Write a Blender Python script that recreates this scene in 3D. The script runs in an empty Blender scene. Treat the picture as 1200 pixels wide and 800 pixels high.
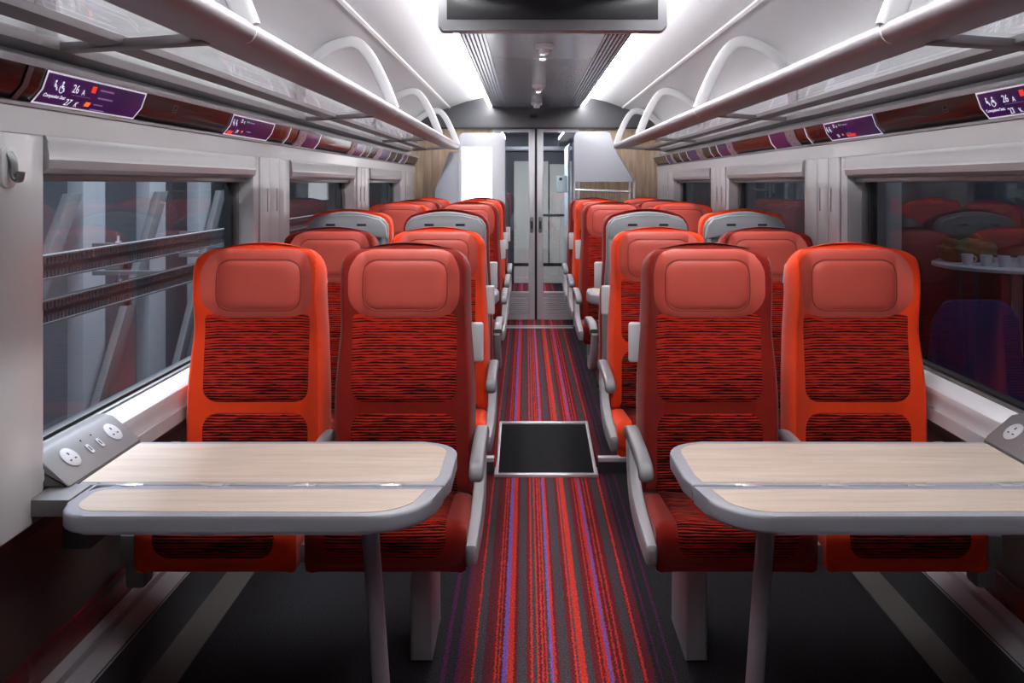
import bpy, bmesh, math, random
from mathutils import Vector, Matrix
random.seed(7)
S = bpy.context.scene
COL = S.collection
PI = math.pi

# ------------------------------------------------------------------ camera, world, lights, exposure
F = 1000.0                                   # focal length in pixels of a 1200 px wide frame
VX, VY, CX, CZ = 616.5, 215.0, -0.098, 1.42
cd = bpy.data.cameras.new('camera'); cam = bpy.data.objects.new('camera', cd); COL.objects.link(cam)
cam.location = (CX, 0, CZ); cam.rotation_euler = (PI/2, 0, 0)
cd.sensor_width = 36; cd.lens = F/1200*36
cd.shift_x = (600-VX)/1200; cd.shift_y = -(400-VY)/1200
cd.clip_start = 0.02
S.camera = cam
S.view_settings.view_transform = 'Standard'
S.view_settings.look = 'None'
S.view_settings.gamma = 1
S.view_settings.use_curve_mapping = False
S.view_settings.exposure = 0.74
w = bpy.data.worlds.new('night'); S.world = w; w.use_nodes = True
w.node_tree.nodes['Background'].inputs[0].default_value = (0.35, 0.38, 0.45, 1)
w.node_tree.nodes['Background'].inputs[1].default_value = 0.05

STRIP_E = 34.0        # cove light strips
def area(name, loc, rot, sx, sy, power, col=(1, 1, 1)):
    l = bpy.data.lights.new(name, 'AREA'); l.shape = 'RECTANGLE'; l.size = sx; l.size_y = sy
    l.energy = power; l.color = col
    o = bpy.data.objects.new(name, l); COL.objects.link(o); o.location = loc; o.rotation_euler = rot
    return o
# fill light added to brighten the depot hall outside the left windows
area('depot_fill_light', (-2.0, 5.0, 3.6), (0, math.radians(-35), 0), 1.0, 9, 560, (0.85, 0.92, 1))
# unseen fill light, added so the table outside the right windows shows
area('canteen_fill_light', (3.0, 3.0, 3.0), (0, 0, 0), 0.8, 3, 14, (0.8, 0.88, 1))
# vestibule lamps
area('vestibule_lamp_light', (0, 9.9, 2.1), (0, 0, 0), 0.9, 1.2, 45, (0.95, 0.98, 1))

# ------------------------------------------------------------------ materials
def lin(c):
    c = c/255.0
    return c/12.92 if c <= 0.04045 else ((c+0.055)/1.055)**2.4
def rgb(r, g, b): return (lin(r), lin(g), lin(b), 1)

class NT:
    def __init__(s, name):
        s.m = bpy.data.materials.new(name); s.m.use_nodes = True
        s.t = s.m.node_tree; s.b = s.t.nodes['Principled BSDF']; s.out = s.t.nodes['Material Output']
    def n(s, ty, **kw):
        nd = s.t.nodes.new(ty)
        for k, v in kw.items():
            if k.startswith('i_'):
                key = k[2:]
                nd.inputs[int(key) if key.isdigit() else key.replace('_', ' ')].default_value = v
            else: setattr(nd, k, v)
        return nd
    def l(s, a, b): s.t.links.new(a, b)
    def math(s, op, a, b=None):
        nd = s.t.nodes.new('ShaderNodeMath'); nd.operation = op
        for i, v in enumerate((a, b)):
            if v is None: continue
            if hasattr(v, 'is_linked'): s.l(v, nd.inputs[i])
            else: nd.inputs[i].default_value = v
        return nd.outputs[0]

def plain(name, col, rough=0.5, metal=0.0, var=0.06, scale=12, bump=0.0, bscale=300, coat=0, spec=0.5, sheen=0):
    k = NT(name)
    tc = k.n('ShaderNodeTexCoord')
    nz = k.n('ShaderNodeTexNoise', i_Scale=scale, i_Detail=3.0)
    k.l(tc.outputs['Object'], nz.inputs['Vector'])
    mx = k.n('ShaderNodeMix', data_type='RGBA')
    mx.inputs[6].default_value = tuple(c*(1-var) for c in col[:3])+(1,)
    mx.inputs[7].default_value = tuple(min(1, c*(1+var)) for c in col[:3])+(1,)
    k.l(nz.outputs[0], mx.inputs[0]); k.l(mx.outputs[2], k.b.inputs['Base Color'])
    k.b.inputs['Roughness'].default_value = rough
    k.b.inputs['Metallic'].default_value = metal
    k.b.inputs['Coat Weight'].default_value = coat
    k.b.inputs['Specular IOR Level'].default_value = spec
    k.b.inputs['Sheen Weight'].default_value = sheen
    if bump:
        n2 = k.n('ShaderNodeTexNoise', i_Scale=bscale, i_Detail=2.0)
        k.l(tc.outputs['Object'], n2.inputs['Vector'])
        bp = k.n('ShaderNodeBump', i_Strength=bump, i_Distance=0.002)
        k.l(n2.outputs[0], bp.inputs['Height']); k.l(bp.outputs[0], k.b.inputs['Normal'])
    return k.m
def emit(name, col, e):
    k = NT(name); k.b.inputs['Base Color'].default_value = col
    k.b.inputs['Emission Color'].default_value = col; k.b.inputs['Emission Strength'].default_value = e
    return k.m
def glass(name, tint=(0.9, 0.92, 0.95, 1), refl=1.0, base=0.03, rough=0.0, ior=1.5):
    k = NT(name)
    tr = k.n('ShaderNodeBsdfTransparent'); tr.inputs[0].default_value = tint
    gl = k.n('ShaderNodeBsdfGlossy'); gl.inputs['Roughness'].default_value = rough
    gl.inputs[0].default_value = (1, 1, 1, 1)
    fr = k.n('ShaderNodeFresnel', i_IOR=ior)
    a = k.math('MULTIPLY', fr.outputs[0], refl); a = k.math('ADD', a, base)
    mx = k.n('ShaderNodeMixShader')
    k.l(a, mx.inputs[0]); k.l(tr.outputs[0], mx.inputs[1]); k.l(gl.outputs[0], mx.inputs[2])
    k.l(mx.outputs[0], k.out.inputs['Surface'])
    return k.m

def stripes_fabric(name, dark, red):
    """woven horizontal dashes; UV in metres, v = along the back or cushion"""
    k = NT(name)
    uv = k.n('ShaderNodeUVMap'); sp = k.n('ShaderNodeSeparateXYZ'); k.l(uv.outputs[0], sp.inputs[0])
    u, v = sp.outputs[0], sp.outputs[1]
    u = k.math('DIVIDE', k.math('FLOOR', k.math('MULTIPLY', k.math('ADD', u, k.math('MULTIPLY', v, .37)), 110)), 110)
    wob = k.n('ShaderNodeTexNoise', i_Scale=9.0); k.l(uv.outputs[0], wob.inputs['Vector'])
    v2 = k.math('ADD', v, k.math('MULTIPLY', wob.outputs[0], 0.003))
    row = k.math('FLOOR', k.math('MULTIPLY', v2, 114))
    frac = k.math('FRACT', k.math('MULTIPLY', v2, 114))
    cv = k.n('ShaderNodeCombineXYZ')
    k.l(k.math('MULTIPLY', u, 11), cv.inputs[0]); k.l(k.math('MULTIPLY', row, 3.17), cv.inputs[1])
    nz = k.n('ShaderNodeTexNoise', i_Scale=1.0, i_Detail=2.5, i_Roughness=0.65); k.l(cv.outputs[0], nz.inputs['Vector'])
    mr = k.n('ShaderNodeMapRange'); mr.inputs['From Min'].default_value = 0.42; mr.inputs['From Max'].default_value = 1.0
    mr.inputs['To Min'].default_value = 0.80; mr.inputs['To Max'].default_value = 0.30
    k.l(v, mr.inputs['Value'])
    duty = k.math('ADD', mr.outputs[0], k.math('MULTIPLY', k.math('SUBTRACT', nz.outputs[0], 0.5), 1.9))
    isred = k.math('GREATER_THAN', frac, duty)
    fine = k.n('ShaderNodeTexNoise', i_Scale=700.0); k.l(uv.outputs[0], fine.inputs['Vector'])
    a = k.math('MULTIPLY', isred, k.math('ADD', k.math('MULTIPLY', fine.outputs[0], 0.7), 0.6))
    ca = k.n('ShaderNodeClamp'); k.l(a, ca.inputs[0])
    mx = k.n('ShaderNodeMix', data_type='RGBA'); mx.inputs[6].default_value = dark; mx.inputs[7].default_value = red
    k.l(ca.outputs[0], mx.inputs[0]); k.l(mx.outputs[2], k.b.inputs['Base Color'])
    k.b.inputs['Roughness'].default_value = 0.95
    k.b.inputs['Specular IOR Level'].default_value = 0.15
    bp = k.n('ShaderNodeBump', i_Strength=0.5, i_Distance=0.002); k.l(a, bp.inputs['Height']); k.l(bp.outputs[0], k.b.inputs['Normal'])
    return k.m

def carpet():
    k = NT('striped_carpet')
    tc = k.n('ShaderNodeTexCoord'); sp = k.n('ShaderNodeSeparateXYZ'); k.l(tc.outputs['Object'], sp.inputs[0])
    jit = k.n('ShaderNodeTexNoise', i_Scale=170.0, i_Detail=1.0)
    mp = k.n('ShaderNodeMapping'); mp.inputs['Scale'].default_value = (1, 0.55, 1)
    k.l(tc.outputs['Object'], mp.inputs[0]); k.l(mp.outputs[0], jit.inputs['Vector'])
    x = k.math('ADD', sp.outputs[0], k.math('MULTIPLY', k.math('SUBTRACT', jit.outputs[0], 0.5), 0.016))
    ch = rgb(84, 76, 82); mar = rgb(120, 44, 50); red = rgb(216, 64, 52); pur = rgb(132, 98, 178); dk = rgb(52, 50, 54); dm = rgb(104, 46, 56); pl = rgb(92, 40, 82)
    st = [(-9, dk), (-.345, pl), (-.333, dk), (-.305, pl), (-.296, dm), (-.270, mar), (-.256, red), (-.2505, ch), (-.225, dm), (-.205, mar), (-.192, red), (-.187, dm), (-.181, red), (-.176, dm),
          (-.168, pur), (-.154, red), (-.136, mar), (-.125, ch), (-.098, mar), (-.083, red), (-.078, ch), (-.066, red), (-.060, dm), (-.052, red), (-.046, mar), (-.040, red), (-.036, ch),
          (-.027, pur), (-.018, red), (-.009, mar), (.0, ch), (.030, mar), (.046, red), (.051, ch), (.058, red), (.077, ch), (.098, mar), (.118, red), (.123, mar), (.130, red), (.143, pur), (.153, red), (.157, mar),
          (.167, red), (.172, dm), (.183, red), (.188, mar), (.205, ch), (.236, mar), (.242, red), (.249, dm), (.275, dk), (.289, pl), (.296, dk), (.325, pl), (.334, dk)]
    def ramp(stops, src, lo, hi):
        r = k.n('ShaderNodeValToRGB'); cr = r.color_ramp; cr.interpolation = 'CONSTANT'
        for i, (p, c) in enumerate(stops):
            t = max(0, min(1, (p-lo)/(hi-lo)))
            e = cr.elements[0] if i == 0 else (cr.elements[1] if i == 1 else cr.elements.new(t))
            e.position = t; e.color = c
        mr = k.n('ShaderNodeMapRange'); mr.inputs['From Min'].default_value = lo; mr.inputs['From Max'].default_value = hi
        k.l(src, mr.inputs[0]); k.l(mr.outputs[0], r.inputs[0])
        return r.outputs[0]
    a = ramp(st[:28], x, -.36, 0.0); b = ramp(st[27:], x, -.03, .36)
    sel = k.math('GREATER_THAN', x, -0.0272+.002)
    mx = k.n('ShaderNodeMix', data_type='RGBA'); k.l(sel, mx.inputs[0]); k.l(a, mx.inputs[6]); k.l(b, mx.inputs[7])
    nz = k.n('ShaderNodeTexNoise', i_Scale=190.0, i_Detail=2.0); k.l(tc.outputs['Object'], nz.inputs['Vector'])
    mm = k.n('ShaderNodeMix', data_type='RGBA', blend_type='MULTIPLY'); mm.inputs[0].default_value = 1
    r2 = k.n('ShaderNodeMapRange'); r2.inputs['From Min'].default_value = .3; r2.inputs['From Max'].default_value = .7
    r2.inputs['To Min'].default_value = .42; r2.inputs['To Max'].default_value = 1.15
    k.l(nz.outputs[0], r2.inputs[0]); k.l(mx.outputs[2], mm.inputs[6]); k.l(r2.outputs[0], mm.inputs[7])
    k.l(mm.outputs[2], k.b.inputs['Base Color'])
    k.b.inputs['Roughness'].default_value = 1; k.b.inputs['Specular IOR Level'].default_value = 0.05
    bp = k.n('ShaderNodeBump', i_Strength=0.6, i_Distance=0.003); k.l(nz.outputs[0], bp.inputs['Height']); k.l(bp.outputs[0], k.b.inputs['Normal'])
    return k.m

def wood(name, c1, c2, scale=(2, 30, 30), rough=0.4, var=1.0):
    k = NT(name)
    tc = k.n('ShaderNodeTexCoord'); mp = k.n('ShaderNodeMapping'); mp.inputs['Scale'].default_value = scale
    k.l(tc.outputs['Object'], mp.inputs[0])
    nz = k.n('ShaderNodeTexNoise', i_Scale=1.6, i_Detail=6.0, i_Roughness=0.65, i_Distortion=0.6); k.l(mp.outputs[0], nz.inputs['Vector'])
    r = k.n('ShaderNodeMapRange'); r.inputs['From Min'].default_value = .35; r.inputs['From Max'].default_value = .68
    k.l(nz.outputs[0], r.inputs[0])
    mx = k.n('ShaderNodeMix', data_type='RGBA'); mx.inputs[6].default_value = c1; mx.inputs[7].default_value = c2
    k.l(r.outputs[0], mx.inputs[0]); k.l(mx.outputs[2], k.b.inputs['Base Color'])
    k.b.inputs['Roughness'].default_value = rough
    return k.m

M = dict(
    white=plain('warm_white_panel', rgb(197, 194, 196), 0.3, var=.02, coat=.2),
    ceil=plain('ceiling_white', rgb(204, 205, 208), 0.35, var=.02),
    seam=plain('ceiling_seam_white', rgb(250, 250, 250), 0.4, var=.01),
    sill=plain('sill_white', rgb(222, 220, 224), 0.3, var=.02),
    blind=plain('blind_box_grey', rgb(152, 148, 151), 0.35, var=.03),
    alu=plain('satin_aluminium', rgb(202, 200, 205), 0.32, metal=.35, var=.03),
    rail=plain('rack_rail_aluminium', rgb(150, 142, 148), 0.45, metal=.4, var=.03),
    bracket=plain('rack_bracket_paint', rgb(205, 204, 206), 0.35, var=.03),
    bar=plain('rack_bar_grey', rgb(112, 104, 108), 0.45, metal=.2, var=.03),
    chrome=plain('bright_metal_edge', rgb(235, 235, 240), 0.25, metal=.5, var=.04),
    panel=plain('ceiling_panel_grey', rgb(156, 160, 172), 0.22, var=.03, metal=.2),
    groove=plain('ceiling_groove_grey', rgb(168, 172, 184), 0.25, metal=.6, var=.05),
    arch=plain('bulkhead_charcoal', rgb(78, 78, 82), 0.5, var=.05),
    tvgrey=plain('screen_bezel_grey', rgb(118, 116, 122), 0.4, var=.03),
    tvblack=plain('screen_off_dark', rgb(50, 50, 54), 0.25, var=.02),
    orange=plain('orange_upholstery', rgb(238, 66, 22), 0.85, var=.07, scale=30, bump=.35, bscale=500, spec=.15, sheen=.15),
    dark=plain('dark_red_upholstery', rgb(136, 24, 13), 0.9, var=.12, scale=30, bump=.4, bscale=500, spec=.15, sheen=.2),
    leather=plain('coral_leather', rgb(204, 86, 74), 0.42, var=.05, scale=14, bump=.12, bscale=420, spec=.35),
    crease=plain('coral_crease_shade', rgb(120, 40, 34), .6, var=.05),  # darker coral standing in for shade in the headrest crease
    fabric=stripes_fabric('streaked_red_fabric', rgb(46, 15, 15), rgb(190, 44, 30)),
    fabric_seat=stripes_fabric('streaked_seat_fabric', rgb(36, 14, 14), rgb(176, 40, 26)),
    shell=plain('seat_shell_grey', rgb(142, 143, 148), 0.45, var=.04),
    armrest=plain('armrest_grey', rgb(124, 122, 127), 0.38, var=.04),
    armside=plain('armrest_side_grey', rgb(158, 156, 160), 0.4, var=.03),
    handle=plain('grab_handle_grey', rgb(196, 198, 202), 0.4, var=.03),
    black=plain('black_plastic', rgb(22, 22, 24), 0.5, var=.1),
    pedestal=plain('pedestal_grey', rgb(154, 152, 157), 0.5, var=.05),
    tablewood=wood('table_laminate', rgb(206, 189, 176), rgb(186, 167, 152), (2, 22, 22), .35),
    tableedge=plain('table_edge_grey', rgb(148, 148, 157), 0.4, var=.03),
    tableleg=plain('table_leg_grey', rgb(126, 122, 132), 0.45, var=.04),
    console=plain('socket_console_grey', rgb(102, 97, 98), 0.45, var=.04),
    socket=plain('socket_plate', rgb(178, 176, 182), 0.4, var=.02),
    carpet=carpet(),
    floorband=plain('floor_edge_band', rgb(92, 86, 84), 0.7, var=.1),
    mat=plain('black_ramp_mat', rgb(34, 33, 36), 0.95, var=.35, scale=120, bump=.4, bscale=500, spec=.1),
    maroon=plain('brown_lower_panel', rgb(84, 67, 64), 0.4, var=.1),
    redstrip=plain('maroon_gloss_strip', rgb(110, 28, 34), 0.25, var=.12, coat=.4),
    duct=plain('heater_duct_grey', rgb(176, 172, 178), 0.4, var=.05),
    ductdark=plain('heater_duct_front', rgb(66, 68, 72), 0.5, var=.08),
    rubber=plain('black_window_seal', rgb(24, 24, 26), 0.5, var=.1),
    frame=plain('window_frame_metal', rgb(120, 122, 124), 0.35, metal=.5, var=.05),
    woodwall=wood('bulkhead_wood', rgb(192, 168, 144), rgb(146, 122, 100), (26, 26, 1.6), .5),
    stack=plain('partition_grey', rgb(188, 190, 198), 0.45, var=.02),
    stack2=plain('partition_side_grey', rgb(168, 172, 182), 0.4, var=.02),
    strip=plain('display_gloss_dark', rgb(38, 8, 10), 0.22, var=.5, scale=5, coat=.15, spec=.35),
    screen=None, screenw=plain('display_label_white', rgb(214, 208, 214), 0.4, var=.12, scale=60),
    line=emit('display_outline_glow', rgb(236, 228, 242), .3),  # faint emission painted in for bright reflections along the display edges
    txt=emit('display_text', rgb(220, 215, 235), .55), txtdim=emit('display_small_text', rgb(130, 110, 170), .35),
    red_em=emit('display_red', rgb(215, 50, 30), .6), org_em=emit('display_orange', rgb(240, 110, 30), .7),
    grn_em=emit('display_green', rgb(60, 170, 120), .5),
    led=emit('cove_led', (1, 1, 1, 1), STRIP_E), lampem=emit('small_spot_lens', (1, 1, 1, 1), 8),
    poster=emit('lit_information_screen', (0.95, 0.98, 1, 1), 1.6),
    detector=plain('detector_white', rgb(238, 236, 240), 0.4, var=.02),
    rackglass=glass('rack_glass', (0.95, 0.96, 0.96, 1), .35, .01, 0.03),
    winglass=glass('window_glass', (0.84, 0.86, 0.89, 1), .11, .0),
    doorglass=glass('door_glass', (0.80, 0.84, 0.88, 1), 1.0, .06),
    sticker=plain('pale_blue_notice', rgb(196, 220, 230), 0.5, var=.05),
    # outside
    depotwall=plain('depot_wall_grey', rgb(112, 118, 126), 0.8, var=.15, scale=1.5),
    depotpost=plain('depot_post_grey', rgb(150, 154, 160), 0.7, var=.06),
    depotdark=plain('depot_steel_dark', rgb(96, 97, 100), 0.7, var=.1, metal=.1),
    nightwall=plain('night_hall_dark', rgb(22, 20, 28), 0.8, var=.3, scale=1.5),
    blue=plain('blue_cloth', rgb(30, 40, 92), 0.9, var=.25, scale=8),
    olive=plain('olive_bag_cloth', rgb(96, 92, 66), 0.9, var=.3, scale=30),
    ctable=plain('white_table_top', rgb(205, 208, 214), 0.4, var=.03),
    cream=plain('vestibule_cream', rgb(206, 202, 192), 0.5, var=.03),
    vdark=plain('vestibule_dark', rgb(58, 60, 70), 0.4, var=.05),
    yellow=plain('yellow_cable', rgb(214, 170, 60), 0.5, var=.05),
)
def screen_mat():
    k = NT('display_screen_purple')
    tc = k.n('ShaderNodeTexCoord'); nz = k.n('ShaderNodeTexNoise', i_Scale=3.2, i_Detail=1.0); k.l(tc.outputs['Object'], nz.inputs['Vector'])
    r = k.n('ShaderNodeValToRGB'); r.color_ramp.elements[0].position = .35; r.color_ramp.elements[0].color = rgb(30, 27, 86)
    r.color_ramp.elements[1].position = .65; r.color_ramp.elements[1].color = rgb(64, 28, 108)
    k.l(nz.outputs[0], r.inputs[0]); k.l(r.outputs[0], k.b.inputs['Base Color']); k.l(r.outputs[0], k.b.inputs['Emission Color'])
    k.b.inputs['Emission Strength'].default_value = .16; k.b.inputs['Roughness'].default_value = .25
    return k.m
M['screen'] = screen_mat()

# ------------------------------------------------------------------ mesh helpers
def link(name, bm, mat, parent=None, loc=(0, 0, 0), angle=35, recalc=True):
    if recalc: bmesh.ops.recalc_face_normals(bm, faces=bm.faces)
    me = bpy.data.meshes.new(name); bm.to_mesh(me); bm.free()
    me.shade_smooth(); me.set_sharp_from_angle(angle=math.radians(angle))
    me.materials.append(M[mat] if isinstance(mat, str) else mat)
    return place(name, me, parent, loc)
def place(name, me, parent=None, loc=(0, 0, 0)):
    o = bpy.data.objects.new(name, me); COL.objects.link(o); o.location = loc
    if parent: o.parent = parent
    return o
def thing(name, label, cat, loc=(0, 0, 0), rz=0, group=None):
    o = bpy.data.objects.new(name, None); COL.objects.link(o); o.location = loc; o.rotation_euler = (0, 0, rz)
    o.empty_display_size = .1
    return tag(o, label, cat, group)
def tag(o, label, cat, group=None):
    o['label'] = label; o['category'] = cat
    if group: o['group'] = group
    return o
def struct(o): o['kind'] = 'structure'; return o

def box(bm, x0, x1, y0, y1, z0, z1, bev=0, seg=2):
    vs = [bm.verts.new((x, y, z)) for x in (x0, x1) for y in (y0, y1) for z in (z0, z1)]
    f = [(0, 1, 3, 2), (4, 6, 7, 5), (0, 4, 5, 1), (2, 3, 7, 6), (0, 2, 6, 4), (1, 5, 7, 3)]
    fs = [bm.faces.new([vs[i] for i in q]) for q in f]
    if bev:
        es = list({e for q in fs for e in q.edges})
        bmesh.ops.bevel(bm, geom=es, offset=bev, segments=seg, affect='EDGES', profile=.5)
def B(*a, **k):
    bm = bmesh.new(); box(bm, *a, **k); return bm
def prism(bm, poly, axis, a, b, bev=0, seg=2):
    """poly: 2D points; axis 'y': (x,z) extruded in y, 'x': (y,z), 'z': (x,y)"""
    def P(p, t):
        return {'y': (p[0], t, p[1]), 'x': (t, p[0], p[1]), 'z': (p[0], p[1], t)}[axis]
    A = [bm.verts.new(P(p, a)) for p in poly]; Bv = [bm.verts.new(P(p, b)) for p in poly]
    f0 = bm.faces.new(A); f1 = bm.faces.new(Bv[::-1]); n = len(poly)
    fs = [bm.faces.new((A[i], A[(i+1) % n], Bv[(i+1) % n], Bv[i])) for i in range(n)]
    if bev:
        es = list(set(f0.edges) | set(f1.edges))
        bmesh.ops.bevel(bm, geom=es, offset=bev, segments=seg, affect='EDGES', profile=.5)
def PR(*a, **k):
    bm = bmesh.new(); prism(bm, *a, **k); return bm
def smooth_path(pts, n=6):
    pts = [Vector(p) for p in pts]; out = []
    for i in range(len(pts)-1):
        p0 = pts[max(i-1, 0)]; p1 = pts[i]; p2 = pts[i+1]; p3 = pts[min(i+2, len(pts)-1)]
        for j in range(n):
            t = j/n
            out.append(.5*((2*p1)+(-p0+p2)*t+(2*p0-5*p1+4*p2-p3)*t*t+(-p0+3*p1-3*p2+p3)*t**3))
    out.append(pts[-1]); return out
def sweep(bm, pts, a, b, ref=(0, 1, 0), n=12, power=2.0, scales=None):
    """superellipse section: half-size a across, b along ref"""
    pts = [Vector(p) for p in pts]; ref = Vector(ref); rings = []
    for i, p in enumerate(pts):
        t = (pts[min(i+1, len(pts)-1)]-pts[max(i-1, 0)]).normalized()
        r = (ref-t*ref.dot(t))
        if r.length < 1e-4: r = t.orthogonal()
        r.normalize(); s = t.cross(r); k = scales[i] if scales else 1
        ring = []
        for j in range(n):
            an = 2*PI*(j+.5)/n; c, sn = math.cos(an), math.sin(an)
            q = 2/power
            ring.append(bm.verts.new(p+s*(a*k*math.copysign(abs(c)**q, c))+r*(b*k*math.copysign(abs(sn)**q, sn))))
        rings.append(ring)
    for r0, r1 in zip(rings, rings[1:]):
        for j in range(n): bm.faces.new((r0[j], r0[(j+1) % n], r1[(j+1) % n], r1[j]))
    bm.faces.new(rings[0][::-1]); bm.faces.new(rings[-1])
def cyl(bm, p, q, r, n=16, r2=None):
    p, q = Vector(p), Vector(q); t = (q-p).normalized(); u = t.orthogonal().normalized(); v = t.cross(u)
    r2 = r if r2 is None else r2
    A = [bm.verts.new(p+(u*math.cos(2*PI*i/n)+v*math.sin(2*PI*i/n))*r) for i in range(n)]
    Bv = [bm.verts.new(q+(u*math.cos(2*PI*i/n)+v*math.sin(2*PI*i/n))*r2) for i in range(n)]
    for i in range(n): bm.faces.new((A[i], A[(i+1) % n], Bv[(i+1) % n], Bv[i]))
    bm.faces.new(A[::-1]); bm.faces.new(Bv)
def lathe(bm, prof, c, n=24, axis='z'):
    rings = []
    for r, h in prof:
        rings.append([bm.verts.new((c[0]+r*math.cos(2*PI*i/n), c[1]+r*math.sin(2*PI*i/n), c[2]+h)) for i in range(n)])
    for a, b in zip(rings, rings[1:]):
        for i in range(n): bm.faces.new((a[i], a[(i+1) % n], b[(i+1) % n], b[i]))
    bm.faces.new(rings[0][::-1]); bm.faces.new(rings[-1])
def rrect(x0, x1, y0, y1, r, n=6):
    """rounded rectangle; r scalar or (bl, br, tr, tl)"""
    if not isinstance(r, (tuple, list)): r = (r,)*4
    out = []
    for (cx, cy, rr, a0) in ((x0+r[0], y0+r[0], r[0], PI), (x1-r[1], y0+r[1], r[1], 1.5*PI), (x1-r[2], y1-r[2], r[2], 0), (x0+r[3], y1-r[3], r[3], .5*PI)):
        for i in range(n+1):
            a = a0+.5*PI*i/n; out.append((cx+rr*math.cos(a), cy+rr*math.sin(a)))
    return out
def resample(poly, n):
    P = [Vector(p) for p in poly]; P.append(P[0]); L = [0]
    for a, b in zip(P, P[1:]): L.append(L[-1]+(b-a).length)
    out = []; k = 0
    for i in range(n):
        d = L[-1]*i/n
        while L[k+1] < d: k += 1
        t = (d-L[k])/max(1e-9, L[k+1]-L[k]); out.append(P[k].lerp(P[k+1], t))
    return out

def pad(outline, fn, thick, rings=14, n=96, edge=5, sink=.003, uvv=None):
    """cushioned pad on surface fn(u, v)->(point, normal); dome falls away at the rim"""
    bm = bmesh.new(); uvl = bm.loops.layers.uv.new('UVMap')
    O = resample(outline, n); c = sum(O, Vector((0, 0)))/n; uvd = {}
    def mk(q, off):
        p, nn = fn(q[0], q[1]); v = bm.verts.new(Vector(p)+Vector(nn)*off); uvd[v] = (q[0], q[1]+(uvv or 0)); return v
    rs = [(i/rings)**.65 for i in range(1, rings+1)]
    cen = mk(c, thick); prev = None
    for r in rs:
        ring = [mk(c+(q-c)*r, thick*(1-r**edge)-sink*(r**edge)) for q in O]
        if prev is None:
            for j in range(n): bm.faces.new((cen, ring[j], ring[(j+1) % n]))
        else:
            for j in range(n): bm.faces.new((prev[j], ring[j], ring[(j+1) % n], prev[(j+1) % n]))
        prev = ring
    for f in bm.faces:
        for l in f.loops: l[uvl].uv = uvd[l.vert]
    # orient along fn normal
    f0 = bm.faces[:][0] if False else list(bm.faces)[0]; f0.normal_update()
    p, nn = fn(c[0], c[1])
    if f0.normal.dot(Vector(nn)) < 0:
        bmesh.ops.reverse_faces(bm, faces=list(bm.faces))
    return bm

def sstep(a, b, x):
    t = max(0, min(1, (x-a)/(b-a))); return t*t*(3-2*t)

# ------------------------------------------------------------------ seat
ZT = 1.23; ZB = 0.43
def half_w(z): return .228-.017*sstep(.70, 1.05, z)
def yback(z): return -.050*((ZT-z)/(ZT-.45)) - .016*math.sin(PI*max(0, min(1, (z-.5)/.45)))
def face_y(u, z):
    a = abs(u)/half_w(z)
    wing = (.030+.032*sstep(.92, 1.08, z))*sstep(.62, .98, a)
    wing -= .046*sstep(.90, 1.04, a)
    top = -.030*sstep(1.19, 1.235, z)
    return yback(z)-wing-top-.03
def fn_back(u, z):
    e = .002
    p = Vector((u, face_y(u, z), z))
    du = Vector((2*e, face_y(u+e, z)-face_y(u-e, z), 0)); dz = Vector((0, face_y(u, z+e)-face_y(u, z-e), 2*e))
    n = du.cross(dz).normalized()
    if n.y > 0: n = -n
    return p, n
def back_outline(g=0.0, zb=ZB):
    pts = []
    N = 10
    for i in range(N+1):                      # right side, up
        z = zb+(1.13-zb)*i/N; pts.append((half_w(z)-g, z))
    w1 = half_w(1.13)-g
    for i in range(1, 7):                     # top right corner
        a = .5*PI*i/6; pts.append((w1-.075+.075*math.cos(a), 1.13+.078*math.sin(a)-g*math.sin(a)))
    for i in range(1, 8):                     # arched top
        t = i/8; x = (w1-.075)*(1-2*t); pts.append((x, 1.208-g+.018*(1-(2*t-1)**2)))
    for p in [(-x, z) for x, z in pts[:N+7]][::-1]: pts.append(p)
    return pts
def seat_body_bm():
    bm = bmesh.new(); n = 200; O = resample(back_outline(), n); c = Vector((0, .83)); rings = 40
    cen = bm.verts.new((0, face_y(0, .83), .83)); prev = None
    for i in range(1, rings+1):
        r = (i/rings)**.62
        ring = []
        for q in O:
            s = c+(q-c)*r; ring.append(bm.verts.new((s[0], face_y(s[0], s[1])+.022*(r**40), s[1])))
        if prev is None:
            for j in range(n): bm.faces.new((cen, ring[j], ring[(j+1) % n]))
        else:
            for j in range(n): bm.faces.new((prev[j], ring[j], ring[(j+1) % n], prev[(j+1) % n]))
        prev = ring
    for k, (g, d) in enumerate(((1.0, .045), (.99, .072), (.95, .082))):   # sides back towards the shell
        ring = []
        for q in O:
            s = c+(q-c)*g; ring.append(bm.verts.new((s[0], yback(s[1])+d*(1-.5*sstep(.9, 1.2, s[1]))-.03, s[1])))
        for j in range(n): bm.faces.new((prev[j], ring[j], ring[(j+1) % n], prev[(j+1) % n]))
        prev = ring
    bm.faces.new(prev)
    return bm
def shell_bm():
    bm = bmesh.new(); n = 80; O = resample(back_outline(.012, .40), n); c = Vector((0, .83)); rings = 10
    prev = None
    lay = [(.90, .030), (.985, .036), (1.0, .046), (.985, .060), (.93, .066)]
    for g, d in lay:
        ring = []
        for q in O:
            s = c+(q-c)*g; ring.append(bm.verts.new((s[0], yback(s[1])+.012+d-.034*sstep(.9, 1.2, s[1]), s[1])))
        if prev is None: bm.faces.new(ring)
        else:
            for j in range(n): bm.faces.new((prev[j], ring[j], ring[(j+1) % n], prev[(j+1) % n]))
        prev = ring
    last = prev
    for i in range(rings-1, 0, -1):
        r = i/rings*.93; ring = []
        for q in O:
            s = c+(q-c)*r; ring.append(bm.verts.new((s[0], yback(s[1])+.078-.034*sstep(.9, 1.2, s[1]), s[1])))
        for j in range(n): bm.faces.new((last[j], ring[j], ring[(j+1) % n], last[(j+1) % n]))
        last = ring
    bm.faces.new(last)
    return bm
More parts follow.
